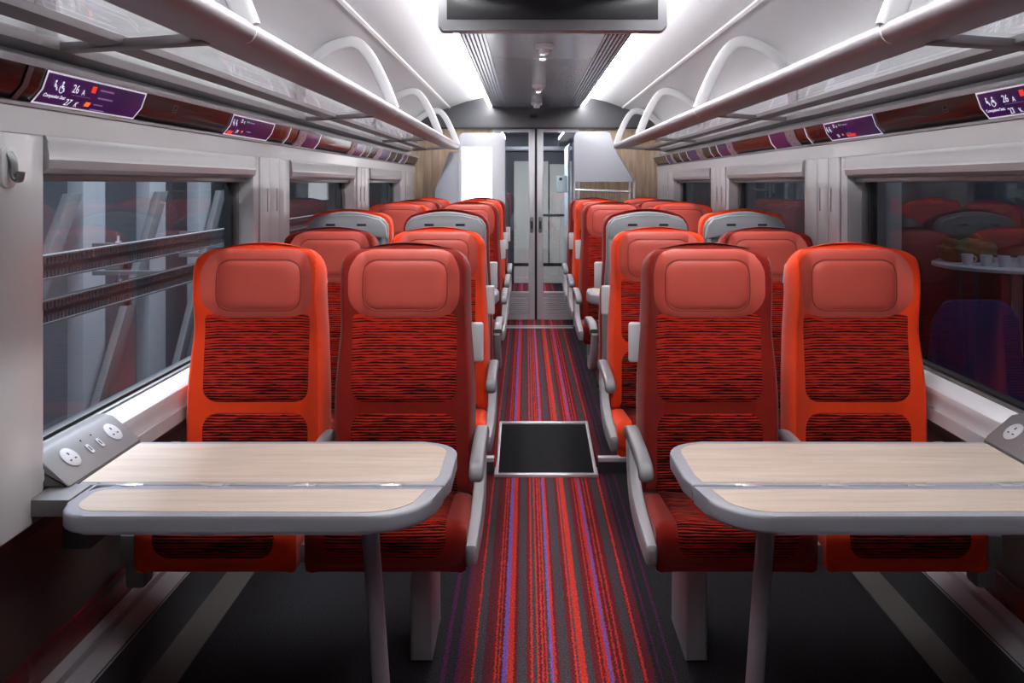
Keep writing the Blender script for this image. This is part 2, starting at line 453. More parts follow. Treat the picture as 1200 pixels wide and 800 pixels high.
# cushion surface, t = distance from the rear going forward and down
CY0, CY1, CZT, CR = -.07, -.415, .475, .045
def cush(u, t):
    L1 = CY0-CY1
    dip = -.012*math.cos(min(1, abs(u)/.2)*PI/2)
    if t < L1: p = Vector((u, CY0-t, CZT-.038+.038*t/L1+dip)); n = Vector((0, 0, 1))
    elif t < L1+CR*PI/2:
        a = (t-L1)/CR; p = Vector((u, CY1-CR*math.sin(a), CZT-CR+CR*math.cos(a)+dip*math.cos(a))); n = Vector((0, -math.sin(a), math.cos(a)))
    else:
        d = t-L1-CR*PI/2; p = Vector((u, CY1-CR+.15*d, CZT-CR-d)); n = Vector((0, -1, 0))
    return p, n
CT = (CY0-CY1)+CR*PI/2+.085
def cushion_bm():
    bm = bmesh.new(); n = 88
    O = resample(rrect(-.226, .226, 0, CT, (.02, .02, .05, .05)), n); c = Vector((0, CT*.5)); prev = None
    p, _ = cush(0, c[1]); cen = bm.verts.new(p); rings = 14
    for i in range(1, rings+1):
        r = (i/rings)**.75; ring = []
        for q in O:
            s = c+(q-c)*r; p, nn = cush(s[0], s[1]); p = p-nn*(.022*r**14)
            ring.append(bm.verts.new(p))
        if prev is None:
            for j in range(n): bm.faces.new((cen, ring[j], ring[(j+1) % n]))
        else:
            for j in range(n): bm.faces.new((prev[j], ring[j], ring[(j+1) % n], prev[(j+1) % n]))
        prev = ring
    for g, zz in ((1.0, .37), (.99, .34), (.93, .328)):
        ring = [bm.verts.new((v.co.x*g, (v.co.y+.3)*g-.3, min(v.co.z, zz))) for v in prev]
        for j in range(n): bm.faces.new((prev[j], ring[j], ring[(j+1) % n], prev[(j+1) % n]))
        prev = ring
    bm.faces.new(prev)
    return bm
def armrest_bm(x, sx):
    bm = bmesh.new()
    pts = smooth_path([(x, -.045, .612), (x, -.11, .632), (x, -.25, .628), (x, -.36, .622), (x, -.415, .612), (x, -.43, .585)], 5)
    sc = [1.0]*len(pts); sc[-1] = .55; sc[-2] = .8; sc[-3] = .93
    sweep(bm, pts, .021, .019, ref=(0, .3, 1), n=16, power=4, scales=sc)
    return bm
def blade_bm(x, sx):
    bm = bmesh.new()
    pts = smooth_path([(x, -.055, .61), (x, -.085, .53), (x, -.155, .455), (x-sx*.002, -.28, .415), (x-sx*.006, -.39, .395), (x-sx*.008, -.455, .385)], 5)
    n = len(pts); sc = [1+.25*math.sin(PI*i/(n-1)) for i in range(n)]; sc[-1] = .6
    sweep(bm, pts, .030, .016, ref=(1, 0, 0), n=16, power=4, scales=sc)
    # infill panel behind the blade
    return bm
MC = {}
def cached(key, maker, mat, angle=35, recalc=True):
    if key not in MC:
        bm = maker()
        if recalc: bmesh.ops.recalc_face_normals(bm, faces=bm.faces)
        me = bpy.data.meshes.new(key); bm.to_mesh(me); bm.free()
        me.shade_smooth(); me.set_sharp_from_angle(angle=math.radians(angle)); me.materials.append(M[mat]); MC[key] = me
    return MC[key]
def pads_head(): return pad(rrect(-.184, .184, .973, 1.208, (.095, .095, .085, .085), 8), fn_back, .014, edge=7)
def pads_head2(): return pad(rrect(-.143, .143, 1.008, 1.172, .055, 8), lambda u, z: (fn_back(u, z)[0]+fn_back(u, z)[1]*.0115, fn_back(u, z)[1]), .011, edge=7, sink=.003)
def pads_up(): return pad(rrect(-.173, .173, .716, 1.0, (.045, .045, .01, .01)), fn_back, .007, edge=16)
def pads_lo(): return pad(rrect(-.173, .173, .43, .688, (.01, .01, .05, .05)), fn_back, .007, edge=16)
def pads_cu(): return pad(rrect(-.172, .172, .004, CT-.034, (.01, .01, .045, .045)), cush, .006, edge=16, uvv=.33)
def crease_bm():  # thin dark tube painting the crease shade around the inner headrest pad
    bm = bmesh.new(); O = resample(rrect(-.1435, .1435, 1.0075, 1.1725, .055, 8), 80); O.append(O[0]); pts = []
    for q in O:
        p, nn = fn_back(q[0], q[1]); pts.append(Vector(p)+Vector(nn)*.0118)
    sweep(bm, pts, .0016, .0016, ref=(0, 1, 0), n=6); return bm
def grip_bm():
    bm = bmesh.new()
    prism(bm, [(-.196, 1.085), (-.188, 1.145), (-.16, 1.178), (-.09, 1.193), (0, 1.197), (.09, 1.193), (.16, 1.178), (.188, 1.145), (.196, 1.085), (.18, 1.088), (.1, 1.104), (0, 1.109), (-.1, 1.104), (-.18, 1.088)], 'y', .036, .078, bev=.007, seg=3)
    return bm
def seat(row, role, side, color, Y, dz, facing, label):
    """side: -1 left of the aisle, +1 right; facing 1 = towards the camera, -1 = away"""
    X = side*(.49 if role == 'aisle' else .965)
    t = thing('train_seat', label, 'seat', (X, Y, dz), 0 if facing == 1 else PI, 'train seats in pairs along both sides of the aisle')
    # local direction of the aisle
    ax = -side if facing == 1 else side
    c = {'orange': 'orange', 'dark': 'dark'}[color]
    b = place('backrest', cached('backrest_'+c, seat_body_bm, c), t)
    place('headrest', cached('headrest', pads_head, 'leather', recalc=False), b)
    place('headrest_pad', cached('headrest_pad', pads_head2, 'leather', recalc=False), b)
    place('headrest_crease_shade', cached('headrest_crease_shade', crease_bm, 'crease'), b)
    place('back_panel', cached('back_panel', pads_up, 'fabric', recalc=False), b)
    place('lumbar_panel', cached('lumbar_panel', pads_lo, 'fabric', recalc=False), b)
    cu = place('cushion', cached('cushion_'+c, cushion_bm, c), t)
    place('cushion_panel', cached('cushion_panel', pads_cu, 'fabric_seat', recalc=False), cu)
    sh = place('back_shell', cached('back_shell', shell_bm, 'shell'), t)
    if True:
        place('grip_bar', cached('grip_bar', grip_bm, 'shell'), sh)
        for u in (-.075, .075):
            place('coat_slot', cached('coat_slot', lambda: B(-.023, .023, .074, .0795, 1.145, 1.157, bev=.003), 'black'), sh, (u, 0, 0))
        for u in (-1, 1):
            place('side_post', cached('side_post%d' % u, lambda: PR([(u*.160, .62), (u*.188, .62), (u*.192, 1.09), (u*.170, 1.09)], 'y', .035, .075, bev=.006), 'shell'), sh)
    if role == 'aisle':
        def ped():
            bm = bmesh.new(); x = ax*.08
            prism(bm, [(x-.033, .0-dz*0), (x+.033, 0), (x+.030, .36), (x-.030, .36)], 'y', -.285, -.02, bev=.012, seg=3); return bm
        place('pedestal', cached('pedestal%d' % ax, ped, 'pedestal'), t)
        place('armrest', cached('armrest%d' % ax, lambda: armrest_bm(ax*.252, ax), 'armrest'), t)
        place('armrest_bracket', cached('armrest_bracket%d' % ax, lambda: blade_bm(ax*.247, ax), 'armside'), t)
        def gh():
            bm = bmesh.new(); box(bm, min(ax*.205, ax*.252), max(ax*.205, ax*.252), .02, .038, .835, .965, bev=.008, seg=3)
            return bm
        place('grab_handle', cached('grab_handle%d' % ax, gh, 'handle'), t, (0, -.045, 0))
        def beam():
            return B(-.235, .235, -.19, -.12, .315, .36, bev=.008)
        place('seat_beam', cached('seat_beam%d' % ax, beam, 'ductdark'), t)
    else:
        def mid():
            bm = bmesh.new(); x = ax*.240
            sweep(bm, smooth_path([(x, -.03, .60), (x, -.12, .622), (x, -.25, .622), (x, -.36, .617), (x, -.40, .60)], 4), .014, .017, ref=(0, .3, 1), n=14, power=4); return bm
        place('armrest', cached('mid_armrest%d' % ax, mid, 'armrest'), t)
        def midp():
            bm = bmesh.new(); x = ax*.240
            sweep(bm, smooth_path([(x, -.04, .60), (x, -.10, .50), (x, -.17, .42), (x, -.30, .39), (x, -.42, .38)], 4), .026, .009, ref=(1, 0, 0), n=12, power=4); return bm
        place('armrest_bracket', cached('mid_bracket%d' % ax, midp, 'armside'), t)
        def wl():
            bm = bmesh.new(); x = -ax*.233
            sweep(bm, smooth_path([(x, -.10, .575), (x, -.15, .60), (x, -.27, .60), (x, -.36, .59), (x, -.39, .57)], 4), .014, .014, ref=(0, .3, 1), n=12, power=4); return bm
        place('armrest', cached('wall_armrest%d' % ax, wl, 'armrest'), t)
        def clamp():
            bm = bmesh.new(); x0, x1 = sorted((-ax*.215, -ax*.272))
            box(bm, x0, x1, -.43, -.32, .36, .435, bev=.006)
            box(bm, x0, x1, -.40, -.33, .27, .36, bev=.012); return bm
        place('wall_clamp', cached('wall_clamp%d' % ax, clamp, 'shell'), t)
    return t

def Ys(s): return F/s
ROWS = [(1, Ys(355), 0, 1, 'orange', 'dark'), (2, Ys(261), 0, 1, 'dark', 'orange'), (3, Ys(240)+.02, .07, -1, 'orange', 'dark'),
        (4, Ys(171), .07, 1, 'orange', 'dark'), (5, Ys(149), .07, 1, 'dark', 'orange'), (6, Ys(131.5), .07, 1, 'orange', 'dark')]
rowtxt = {1: 'in the nearest row behind the large %s table', 2: 'in the second row, right behind the nearest %s seats', 3: 'in the third row on the %s, turned away, grey back',
          4: 'in the fourth row on the %s, facing the small far table', 5: 'in the fifth row on the %s, second from the glass doors', 6: 'in the sixth row on the %s, closest to the glass doors'}

# ------------------------------------------------------------------ room shell
Y0, Y1 = -1.6, 8.45
XG, XI = 1.27, 1.20          # window glass plane, inner wall face
ZS, ZW = .787, 1.445         # sill, window head
RY = Ys(241); RY2 = Ys(210); NOSE = Ys(238.5)
# floor: low part near the camera, then 7 cm up
bm = bmesh.new()
prism(bm, [(Y0, -.1), (Y0, 0), (NOSE, 0), (NOSE, -.1)], 'x', -1.30, 1.30)
prism(bm, [(NOSE, -.1), (NOSE, .07), (RY2, .07), (RY2, -.1)], 'x', -1.30, -.252)
prism(bm, [(NOSE, -.1), (NOSE, .07), (RY2, .07), (RY2, -.1)], 'x', .252, 1.30)
prism(bm, [(NOSE, -.1), (NOSE, 0), (RY2, .0), (RY2, -.1)], 'x', -.252, .252)
prism(bm, [(RY2, -.1), (RY2, .07), (11.6, .07), (11.6, -.1)], 'x', -1.30, 1.30)
struct(link('floor', bm, 'carpet'))
for s in (-1, 1):
    side = 'left' if s < 0 else 'right'
    struct(link('trim_%d' % (1 if s < 0 else 2), B(*sorted((s*1.09, s*1.195)), Y0, NOSE-.01, .0, .004), 'floorband'))
    # ceiling half
    prof = [(0, 2.285), (.5, 2.272), (.7, 2.225), (.86, 2.168), (.98, 2.132), (1.10, 2.085), (1.18, 2.02), (1.22, 1.93), (1.232, 1.80), (1.24, 1.68)]
    prof = [(s*x, z) for x, z in prof]
    outer = [(s*1.42, 1.68), (s*1.42, 2.36), (0, 2.40)]
    struct(link('ceiling', PR(prof+outer, 'y', Y0, Y1), 'ceil', angle=60))
    # seam line
    struct(link('trim_%d' % (3 if s < 0 else 4), PR([(s*.845, 2.176), (s*.862, 2.169), (s*.863, 2.160), (s*.846, 2.166)], 'y', Y0, Y1-.02), 'seam'))
    # wall: one mesh out of blocks around the windows
    bm = bmesh.new()
    def wb(x0, x1, *r, **k): box(bm, *sorted((s*x0, s*min(x1, 1.30))), *r, **k)
    wb(XI-.004, 1.42, Y0, Y1, 1.53, 1.588)                        # header band under the display strip
    wb(XI, 1.42, Y0, Y1, .66, .775 if False else .70)            # band below the sill
    wins = [(Y0+.3, 1.43), (1.95, 3.45), (3.98, 5.47), (6.0, 7.5)]
    edges = [Y0]+[v for w_ in wins for v in w_]+[Y1]
    for i in range(0, len(edges), 2):
        wb(XI, 1.42, edges[i], edges[i+1], .66, 1.586, bev=.004)   # pillars
        yy0, yy1 = edges[i], edges[i+1]
        # raised ribbed cover on the pillar
        if yy1-yy0 > .4:
            m_ = (yy0+yy1)/2
            for k in range(3):
                a0 = m_-.2+k*.135
                wb(XI-.008, XI, a0, a0+.131, .665, 1.528, bev=.003)
            for k in (0, 1):
                pass
    for (a, b) in wins:
        wb(XG-.01, 1.42, a, b, .60, ZS)                         # below glass
        wb(XG-.01, 1.42, a, b, ZW+.02, 1.586)
    struct(link('wall_%s' % side, bm, 'white'))
    # pillar slots
    for i in range(2, len(edges)-1, 2):
        m_ = (edges[i]+edges[i+1])/2
        if edges[i] < 2: continue
        for k in (-.135+.0, 0):
            o = link('pillar_slot', B(*sorted((s*(XI-.0105), s*(XI-.006))), m_+k-.004+.03, m_+k+.004+.03, 1.30, 1.40, bev=.002), 'blind'); struct(o)
            o.name = 'trim_%d' % (40+i*4+int(k != 0)+(20 if s > 0 else 0))
    # lower wall
    struct(link('trim_%d' % (5 if s < 0 else 6), PR([(s*1.29, .0), (s*1.42, .0), (s*1.42, .66), (s*1.20, .66), (s*1.255, .615), (s*1.29, .58)], 'y', Y0, Y1), 'maroon'))
    struct(link('trim_%d' % (7 if s < 0 else 8), PR([(s*1.196, .66), (s*1.25, .66), (s*1.262, .605), (s*1.25, .60)], 'y', Y0, Y1), 'redstrip'))
    struct(link('trim_%d' % (9 if s < 0 else 10), PR([(s*1.288, .19), (s*1.30, .19), (s*1.30, .285), (s*1.284, .28)], 'y', Y0, Y1), 'redstrip'))
    # heater duct
    d = struct(link('trim_%d' % (11 if s < 0 else 12), PR([(s*1.19, 0), (s*1.195, .155), (s*1.20, .158), (s*1.205, 0)], 'y', Y0, Y1), 'ductdark'))
    struct(link('trim_%d' % (13 if s < 0 else 14), PR([(s*1.193, .155), (s*1.255, .170), (s*1.255, .15), (s*1.20, .14)], 'y', Y0, Y1), 'duct'))
    struct(link('trim_%d' % (15 if s < 0 else 16), PR([(s*1.258, .150), (s*1.262, .185), (s*1.292, .198), (s*1.292, .15)], 'y', Y0, Y1), 'duct'))
    # windows
    for wi, (a, b) in enumerate(wins):
        wn = bpy.data.objects.new('window_%d' % (wi+1+(4 if s > 0 else 0)), None); COL.objects.link(wn); struct(wn)
        wn.location = (s*XG, (a+b)/2, ZS)
        def L(nm, bm_, mt):
            o = link(nm, bm_, mt, wn); o.data.transform(Matrix.Translation(-Vector(wn.location))); return o
        bm = bmesh.new()
        for r in ((a, b, ZS-.002, ZS+.008), (a, b, ZW, ZW+.02), (a, a+.03, ZS, ZW+.01), (b-.03, b, ZS, ZW+.01)):
            box(bm, *sorted((s*(XG-.012), s*(XG+.03))), *r, bev=.003)
        L('window_frame', bm, 'frame')
        bm = bmesh.new()
        for r in ((a+.03, b-.03, ZS+.008, ZS+.018), (a+.03, b-.03, ZW-.012, ZW), (a+.03, a+.055, ZS+.018, ZW), (b-.055, b-.03, ZS+.018, ZW)):
            box(bm, *sorted((s*(XG+.0), s*(XG+.03))), *r, bev=.002)
        L('window_seal', bm, 'rubber')
        L('window_pane', B(*sorted((s*(XG+.012), s*(XG+.018))), a+.02, b-.02, ZS+.01, ZW+.01), 'winglass')
        # blind box
        bm = bmesh.new()
        prism(bm, [(s*1.262, 1.44), (s*1.205, 1.445), (s*1.190, 1.455), (s*1.186, 1.475), (s*1.192, 1.483), (s*1.190, 1.515), (s*1.20, 1.535), (s*1.262, 1.54)], 'y', a+.002 if a > 0 else a, b-.002, bev=.003)
        L('blind_box', bm, 'blind')
        L('blind_hem', B(*sorted((s*1.225, s*1.243)), a+.01, b-.01, 1.425, 1.447, bev=.004), 'frame')
        # sill: bright sloped board and a bevelled front
        bm = bmesh.new()
        prism(bm, [(s*1.262, .788), (s*1.214, .772), (s*1.205, .762), (s*1.204, .742), (s*1.210, .728), (s*1.210, .702), (s*1.262, .70)], 'y', a+.003, b-.003, bev=.006)
        L('window_sill', bm, 'sill')
# end walls
bm = bmesh.new()
box(bm, -1.42, 1.42, Y0-.05, Y0, 0, 2.4)
struct(link('wall_back', bm, 'cream'))
bm = bmesh.new()
for r in ((-1.42, -.43, 0, 1.97), (.43, 1.42, 0, 1.97)):
    box(bm, r[0], r[1], Y1, Y1+.06, r[2], r[3])
struct(link('wall_front', bm, 'woodwall'))
# dark arched header over the doors
arch = [(-1.42, 1.97), (1.42, 1.97), (1.42, 2.4), (-1.42, 2.4)]
struct(link('trim_17', PR(arch, 'y', Y1-.025, Y1+.06), 'arch'))
struct(link('trim_18', B(-1.3, 1.3, Y1-.035, Y1-.02, 1.958, 1.975), 'rubber'))
# central ceiling panel
PZ = 2.17
bm = bmesh.new(); prism(bm, [(-.30, PZ), (.30, PZ), (.30, PZ+.035), (-.30, PZ+.035)], 'y', Y0, Y1-.02, bev=.002)
struct(link('trim_19', bm, 'panel'))
for s in (-1, 1):
    bm = bmesh.new(); prof = []
    n = 6; x = .30
    for k in range(n):
        x0 = .303+k*.0215; prof += [(s*x0, PZ), (s*(x0+.011), PZ), (s*(x0+.012), PZ+.013), (s*(x0+.0205), PZ+.013)]
    prof += [(s*.433, PZ), (s*.436, PZ+.03), (s*.303, PZ+.035)]
    prism(bm, prof, 'y', Y0, Y1-.02)
    struct(link('trim_%d' % (20 if s < 0 else 21), bm, 'groove'))
    tag(link('light_strip', B(*sorted((s*.438, s*.470)), 0.5, Y1-.05, PZ+.008, PZ+.022, bev=.003), 'led'),
        'long white cove light strip on the %s edge of the ceiling panel' % ('left' if s < 0 else 'right'), 'light', 'cove light strips')

# door pair
bm = bmesh.new()
for k, s in enumerate((-1, 1)):
    d = bpy.data.objects.new('door_%d' % (k+1), None); COL.objects.link(d); struct(d); d.location = (0, Y1+.02, .07)
    def X(a, b): return sorted((s*a, s*b))
    bm = bmesh.new()
    box(bm, *X(.012, .072), 0, .035, 0, 1.90, bev=.004); box(bm, *X(.40, .44), 0, .035, 0, 1.90, bev=.004)
    box(bm, *X(.072, .40), 0, .035, 1.86, 1.90); box(bm, *X(.072, .40), 0, .035, .255, .275, bev=.003); box(bm, *X(.072, .40), 0, .035, 0, .05)
    link('door_frame', bm, 'alu', d)
    link('door_glass', B(*X(.072, .40), .012, .02, .27, 1.865), 'doorglass', d)
    bm = bmesh.new()
    box(bm, *X(.072, .40), .014, .03, .05, .26)
    for j in range(9): prism(bm, [(.004, .062+j*.021), (.016, .056+j*.021), (.016, .072+j*.021)], 'x', *X(.078, .395))
    link('door_grille', bm, 'alu', d)
    bm = bmesh.new(); prism(bm, rrect(*X(.024, .060), .86, 1.02, .017), 'y', -.012, 0, bev=.003)
    link('door_handle', bm, 'frame', d)
    bm = bmesh.new(); prism(bm, rrect(*X(.034, .050), .90, .98, .007), 'y', -.016, -.01)
    link('door_handle_recess', bm, 'black', d)
    link('door_seal', B(*X(0, .012), .005, .03, 0, 1.9), 'rubber', d)
st = link('door_notice', B(.205, .31, Y1+.008, Y1+.013, 1.33, 1.50, bev=.001), 'sticker')
tag(st, 'pale blue notice stuck on the right glass door leaf', 'notice')
bm = bmesh.new(); lathe(bm, [(.016, 0), (.016, .001)], (0, 0, 0), 20)
o = link('notice_symbol', bm, 'vdark', st); o.rotation_euler = (PI/2, 0, 0); o.location = (.245, Y1+.0075, 1.465)
# threshold
bm = bmesh.new(); box(bm, -.31, .345, Ys(125.6), Ys(125.6)+.035, .07, .078, bev=.002); box(bm, -.31, .345, Ys(125.6)+.10, Ys(125.6)+.12, .07, .078, bev=.002)
struct(link('trim_22', bm, 'chrome'))
# vestibule behind the doors
bm = bmesh.new()
box(bm, -1.0, -.95, Y1+.06, 11.6, 0, 2.25); box(bm, .95, 1.0, Y1+.06, 11.6, 0, 2.25)
struct(link('wall_vestibule', bm, 'vdark'))
bm = bmesh.new(); box(bm, -1, 1, 11.55, 11.6, 0, 2.25); struct(link('wall_vestibule_end', bm, 'vdark'))
struct(link('ceiling_vestibule', B(-1, 1, Y1+.06, 11.6, 2.22, 2.27), 'vdark'))
bm = bmesh.new()
box(bm, -.26, .0, 11.50, 11.55, .35, 1.72); box(bm, .03, .20, 11.50, 11.55, .35, 1.72); box(bm, .22, .50, 11.50, 11.55, .35, 1.68)
box(bm, -.26, .5, 11.51, 11.55, .08, .30)
struct(link('trim_23', bm, 'cream'))
struct(link('trim_24', B(-.9, .9, 11.46, 11.55, 1.86, 1.92, bev=.004), 'alu'))
struct(link('trim_25', B(.03, .5, 11.49, 11.55, .98, 1.01), 'rubber'))
for s in (-1, 1):
    bm = bmesh.new(); prism(bm, [(s*.30-.0, 2.03), (s*.50, 2.10), (s*.50, 2.14), (s*.29, 2.07)], 'y', 9.0, 10.3, bev=.006)
    tag(link('vestibule_lamp', bm, emit('vestibule_lamp_white', rgb(225, 230, 240), 1.0)), 'slanted white ceiling lamp beyond the %s door leaf' % ('left' if s < 0 else 'right'), 'lamp', 'vestibule lamps')
# something dark and seat-like is seen only as reflection; light cabinet beyond the right leaf
bm = bmesh.new(); prism(bm, rrect(.36, .62, .08, 1.87, (.01, .01, .05, .05)), 'y', 9.3, 10.2, bev=.01)
tag(link('vestibule_cabinet', bm, 'stack'), 'tall pale cabinet beyond the right glass door', 'cabinet')
bm = bmesh.new(); prism(bm, rrect(-.62, -.42, .08, 1.87, (.01, .01, .05, .05)), 'y', 9.0, 10.2, bev=.01)
tag(link('vestibule_cabinet', bm, 'stack'), 'tall pale cabinet beyond the left glass door', 'cabinet')

# ------------------------------------------------------------------ floor ramp and step nosing
rp = thing('floor_ramp', 'black ramp mat with silver metal frame across the aisle step', 'ramp', (0, 0, 0))
def slope(x0, x1, y0, y1, h0, h1, t):
    bm = bmesh.new(); prism(bm, [(y0, h0), (y1, h1), (y1, h1+t), (y0, h0+t)], 'x', x0, x1, bev=.0015); return bm
A_, B_ = RY-.015, RY2+.02
link('ramp_mat', slope(-.235, .235, A_+.02, B_-.02, .006, .074, .004), 'mat', rp)
bm = bmesh.new()
for s in (-1, 1):
    b2 = slope(*sorted((s*.233, s*.248)), A_, B_, .002, .074, .013); me = bpy.data.meshes.new('t'); b2.to_mesh(me); b2.free(); bm.from_mesh(me); bpy.data.meshes.remove(me)
    prism(bm, [(A_, 0), (NOSE+.02, 0), (NOSE+.02, .02), (A_, .008)], 'x', *sorted((s*.238, s*.252)))
box(bm, -.252, .252, A_-.01, A_+.02, .0, .014, bev=.002); box(bm, -.248, .248, B_-.02, B_+.015, .07, .086, bev=.002)
link('ramp_frame', bm, 'chrome', rp)
bm = bmesh.new()
for s in (-1, 1): box(bm, *sorted((s*.256, s*1.19)), NOSE-.012, NOSE+.03, .055, .077, bev=.003)
struct(link('trim_26', bm, 'chrome'))
bm = bmesh.new()
for s in (-1, 1): box(bm, *sorted((s*.256, s*1.19)), NOSE-.008, NOSE-.001, .0, .055)
struct(link('trim_27', bm, 'vdark'))

# ------------------------------------------------------------------ seats
for (r, Y, dz, fac, cw, ca) in ROWS:
    for s in (-1, 1):
        sd = 'left' if s < 0 else 'right'
        for role, c in (('window', cw), ('aisle', ca)):
            cn = 'orange-edged' if c == 'orange' else 'dark-red-edged'
            lab = '%s %s seat %s' % (cn, role, rowtxt[r] % sd)
            if r == 2: lab = '%s %s seat in the second row on the %s' % (cn, role, sd)
            seat(r, role, s, c, Y, dz, fac, lab)

# ------------------------------------------------------------------ tables
def big_table(s):
    sd = 'left' if s < 0 else 'right'
    t = thing('folding_table', '%s table with pale wood top, grey edge and folding leaf' % sd, 'table', (s*.7, Ys(470), 0), 0, 'large folding tables')
    yo = Ys(470)
    XO, XA = 1.146, .277           # wall end, aisle end
    yb, yh, yf = Ys(431), Ys(504), Ys(556)
    def loc(poly): return [(s*x-s*.7, y-yo) for x, y in poly]
    # fixed top, rounded at the rear aisle corner
    def arc(cx, cy, r, a0, a1, n=8): return [(cx+r*math.cos(a0+(a1-a0)*i/n), cy+r*math.sin(a0+(a1-a0)*i/n)) for i in range(n+1)]
    fixed = [(XO, yh+.004), (XA+.012, yh+.004), (XA, yh+.06)]+arc(XA+.105, yb-.105, .105, PI, PI/2)+[(XO, yb)]
    bm = bmesh.new(); prism(bm, loc(fixed), 'z', .680, .719, bev=.006, seg=3); tp = link('table_top', bm, 'tableedge', t)
    fin = [(XO-.004, yh+.018), (XA+.040, yh+.018), (XA+.030, yh+.065)]+arc(XA+.105, yb-.100, .076, PI, PI/2)+[(XO-.004, yb-.024)]
    link('wood_inlay', PR(loc(fin), 'z', .718, .7202), 'tablewood', tp)
    leaf = [(XA+.012, yh-.002)]+[(XA+.014, yh-.012)]+[(XA+.020, yh-.040)]+arc(XA+.155, yf+.13, .13, PI+.12, 1.5*PI)+arc(1.105-.075, yf+.075, .075, 1.5*PI, 2*PI)+[(1.105, yh-.05)]+arc(1.105-.05, yh-.052, .05, 0, PI/2)
    bm = bmesh.new(); prism(bm, loc(leaf), 'z', .680, .719, bev=.008, seg=3); lf = link('folding_leaf', bm, 'tableedge', t)
    lin_ = [(XA+.050, yh-.030)]+arc(XA+.165, yf+.128, .108, PI+.45, 1.5*PI)+arc(1.105-.085, yf+.085, .058, 1.5*PI, 2*PI)+[(1.078, yh-.065)]+arc(1.078-.03, yh-.060, .03, 0, PI/2)
    link('wood_inlay', PR(loc(lin_), 'z', .718, .7202), 'tablewood', lf)
    for k in range(4):
        x = .42+k*.2
        bm = bmesh.new(); box(bm, s*x-s*.7-.016, s*x-s*.7+.016, yh-yo-.010, yh-yo+.012, .7165, .722, bev=.002)
        box(bm, s*x-s*.7-.032, s*x-s*.7+.032, yh-yo-.004, yh-yo+.005, .7165, .7205, bev=.001)
        link('hinge', bm, 'chrome', t)
    # leg: slightly raked to the aisle
    yl = Ys(505)+.01; r0 = (433-VX)/515-CX*-1
    xt = .467; xb = .422
    bm = bmesh.new(); P0 = Vector((s*xt-s*.7, yl-yo, .69)); P1 = Vector((s*xb-s*.7, yl-yo+.02, 0.0))
    sweep(bm, [P0, P1], .024, .020, ref=(1, 0, 0), n=20, power=2.4)
    link('leg', bm, 'tableleg', t)
    bm = bmesh.new(); box(bm, s*xb-s*.7-.04, s*xb-s*.7+.04, yl-yo-.03, yl-yo+.07, 0, .006, bev=.002); link('foot_plate', bm, 'tableleg', t)
    bm = bmesh.new(); box(bm, *sorted((s*(1.12-.7), s*(1.19-.7))), yh-yo+.02, yb-yo-.03, .56, .682, bev=.006); link('wall_bracket', bm, 'ductdark', t)
    # console block with sockets
    zt, zl = .795, .723; xi, xo = 1.148, 1.262
    cn = thing('socket_console', 'grey wall console with two power sockets on the %s table' % sd, 'socket unit', (s*xi, (yh+yb)/2, zl), 0, 'socket consoles')
    hy = (yb-yh)/2+.004
    bm = bmesh.new()
    prism(bm, [(s*0, -.0015), (s*0, .002), (s*.012, .012), (s*.075, .068), (s*.10, .072), (s*.125, .072), (s*.125, -.0015)], 'y', -hy-.02, hy, bev=.006, seg=3)
    link('console_body', bm, 'console', cn)
    bm = bmesh.new(); q_ = [(-s*.040, -hy-.095), (s*.050, -hy-.095), (s*.050, hy), (s*.0, hy), (s*.0, -hy+.004), (-s*.040, -hy+.004)]
    prism(bm, q_, 'z', -.040, -.0015, bev=.003); cb = link('console_base', bm, 'console', cn)
    # sloped face frame
    a = Vector((s*.012, 0, .012)); b = Vector((s*.075, 0, .068)); ux = (b-a); Ls = ux.length; ux.normalize()
    nrm = Vector((-ux.z*s, 0, ux.x*s)); nrm = nrm if nrm.z > 0 else -nrm
    R = Matrix((Vector((0, 1, 0)), ux, nrm)).transposed()
    if R.determinant() < 0: R = Matrix((Vector((0, -1, 0)), ux, nrm)).transposed()
    def onface(nm, bm_, mt, y, d, par, lift=0.0):
        for v in bm_.verts: v.co = R @ v.co + Vector((0, y, 0)) + a + ux*d + nrm*lift
        return link(nm, bm_, mt, par)
    for y in (-.105, .105):
        bm = bmesh.new(); lathe(bm, [(.0285, 0), (.0285, .002), (.027, .003)], (0, 0, 0), 28)
        sk = onface('socket', bm, 'socket', y, Ls*.5, cn)
        bm = bmesh.new()
        box(bm, -.0025, .0025, .006, .014, .0028, .0036); box(bm, -.014, -.007, -.010, -.006, .0028, .0036); box(bm, .007, .014, -.010, -.006, .0028, .0036)
        onface('socket_holes', bm, 'black', y, Ls*.5, sk)
    for y in (-.025, .025):
        bm = bmesh.new(); prism(bm, rrect(-.007, .007, -.014, .014, .004), 'z', 0, .003)
        u = onface('usb_port', bm, 'socket', y, Ls*.42, cn)
        onface('usb_slot', B(-.002, .002, -.007, .007, .0028, .0036), 'black', y, Ls*.42, u)
        onface('indicator', B(-.002, .002, -.002, .002, 0, .002), 'black', y, Ls*.78, cn)
    return t
big_table(-1); big_table(1)
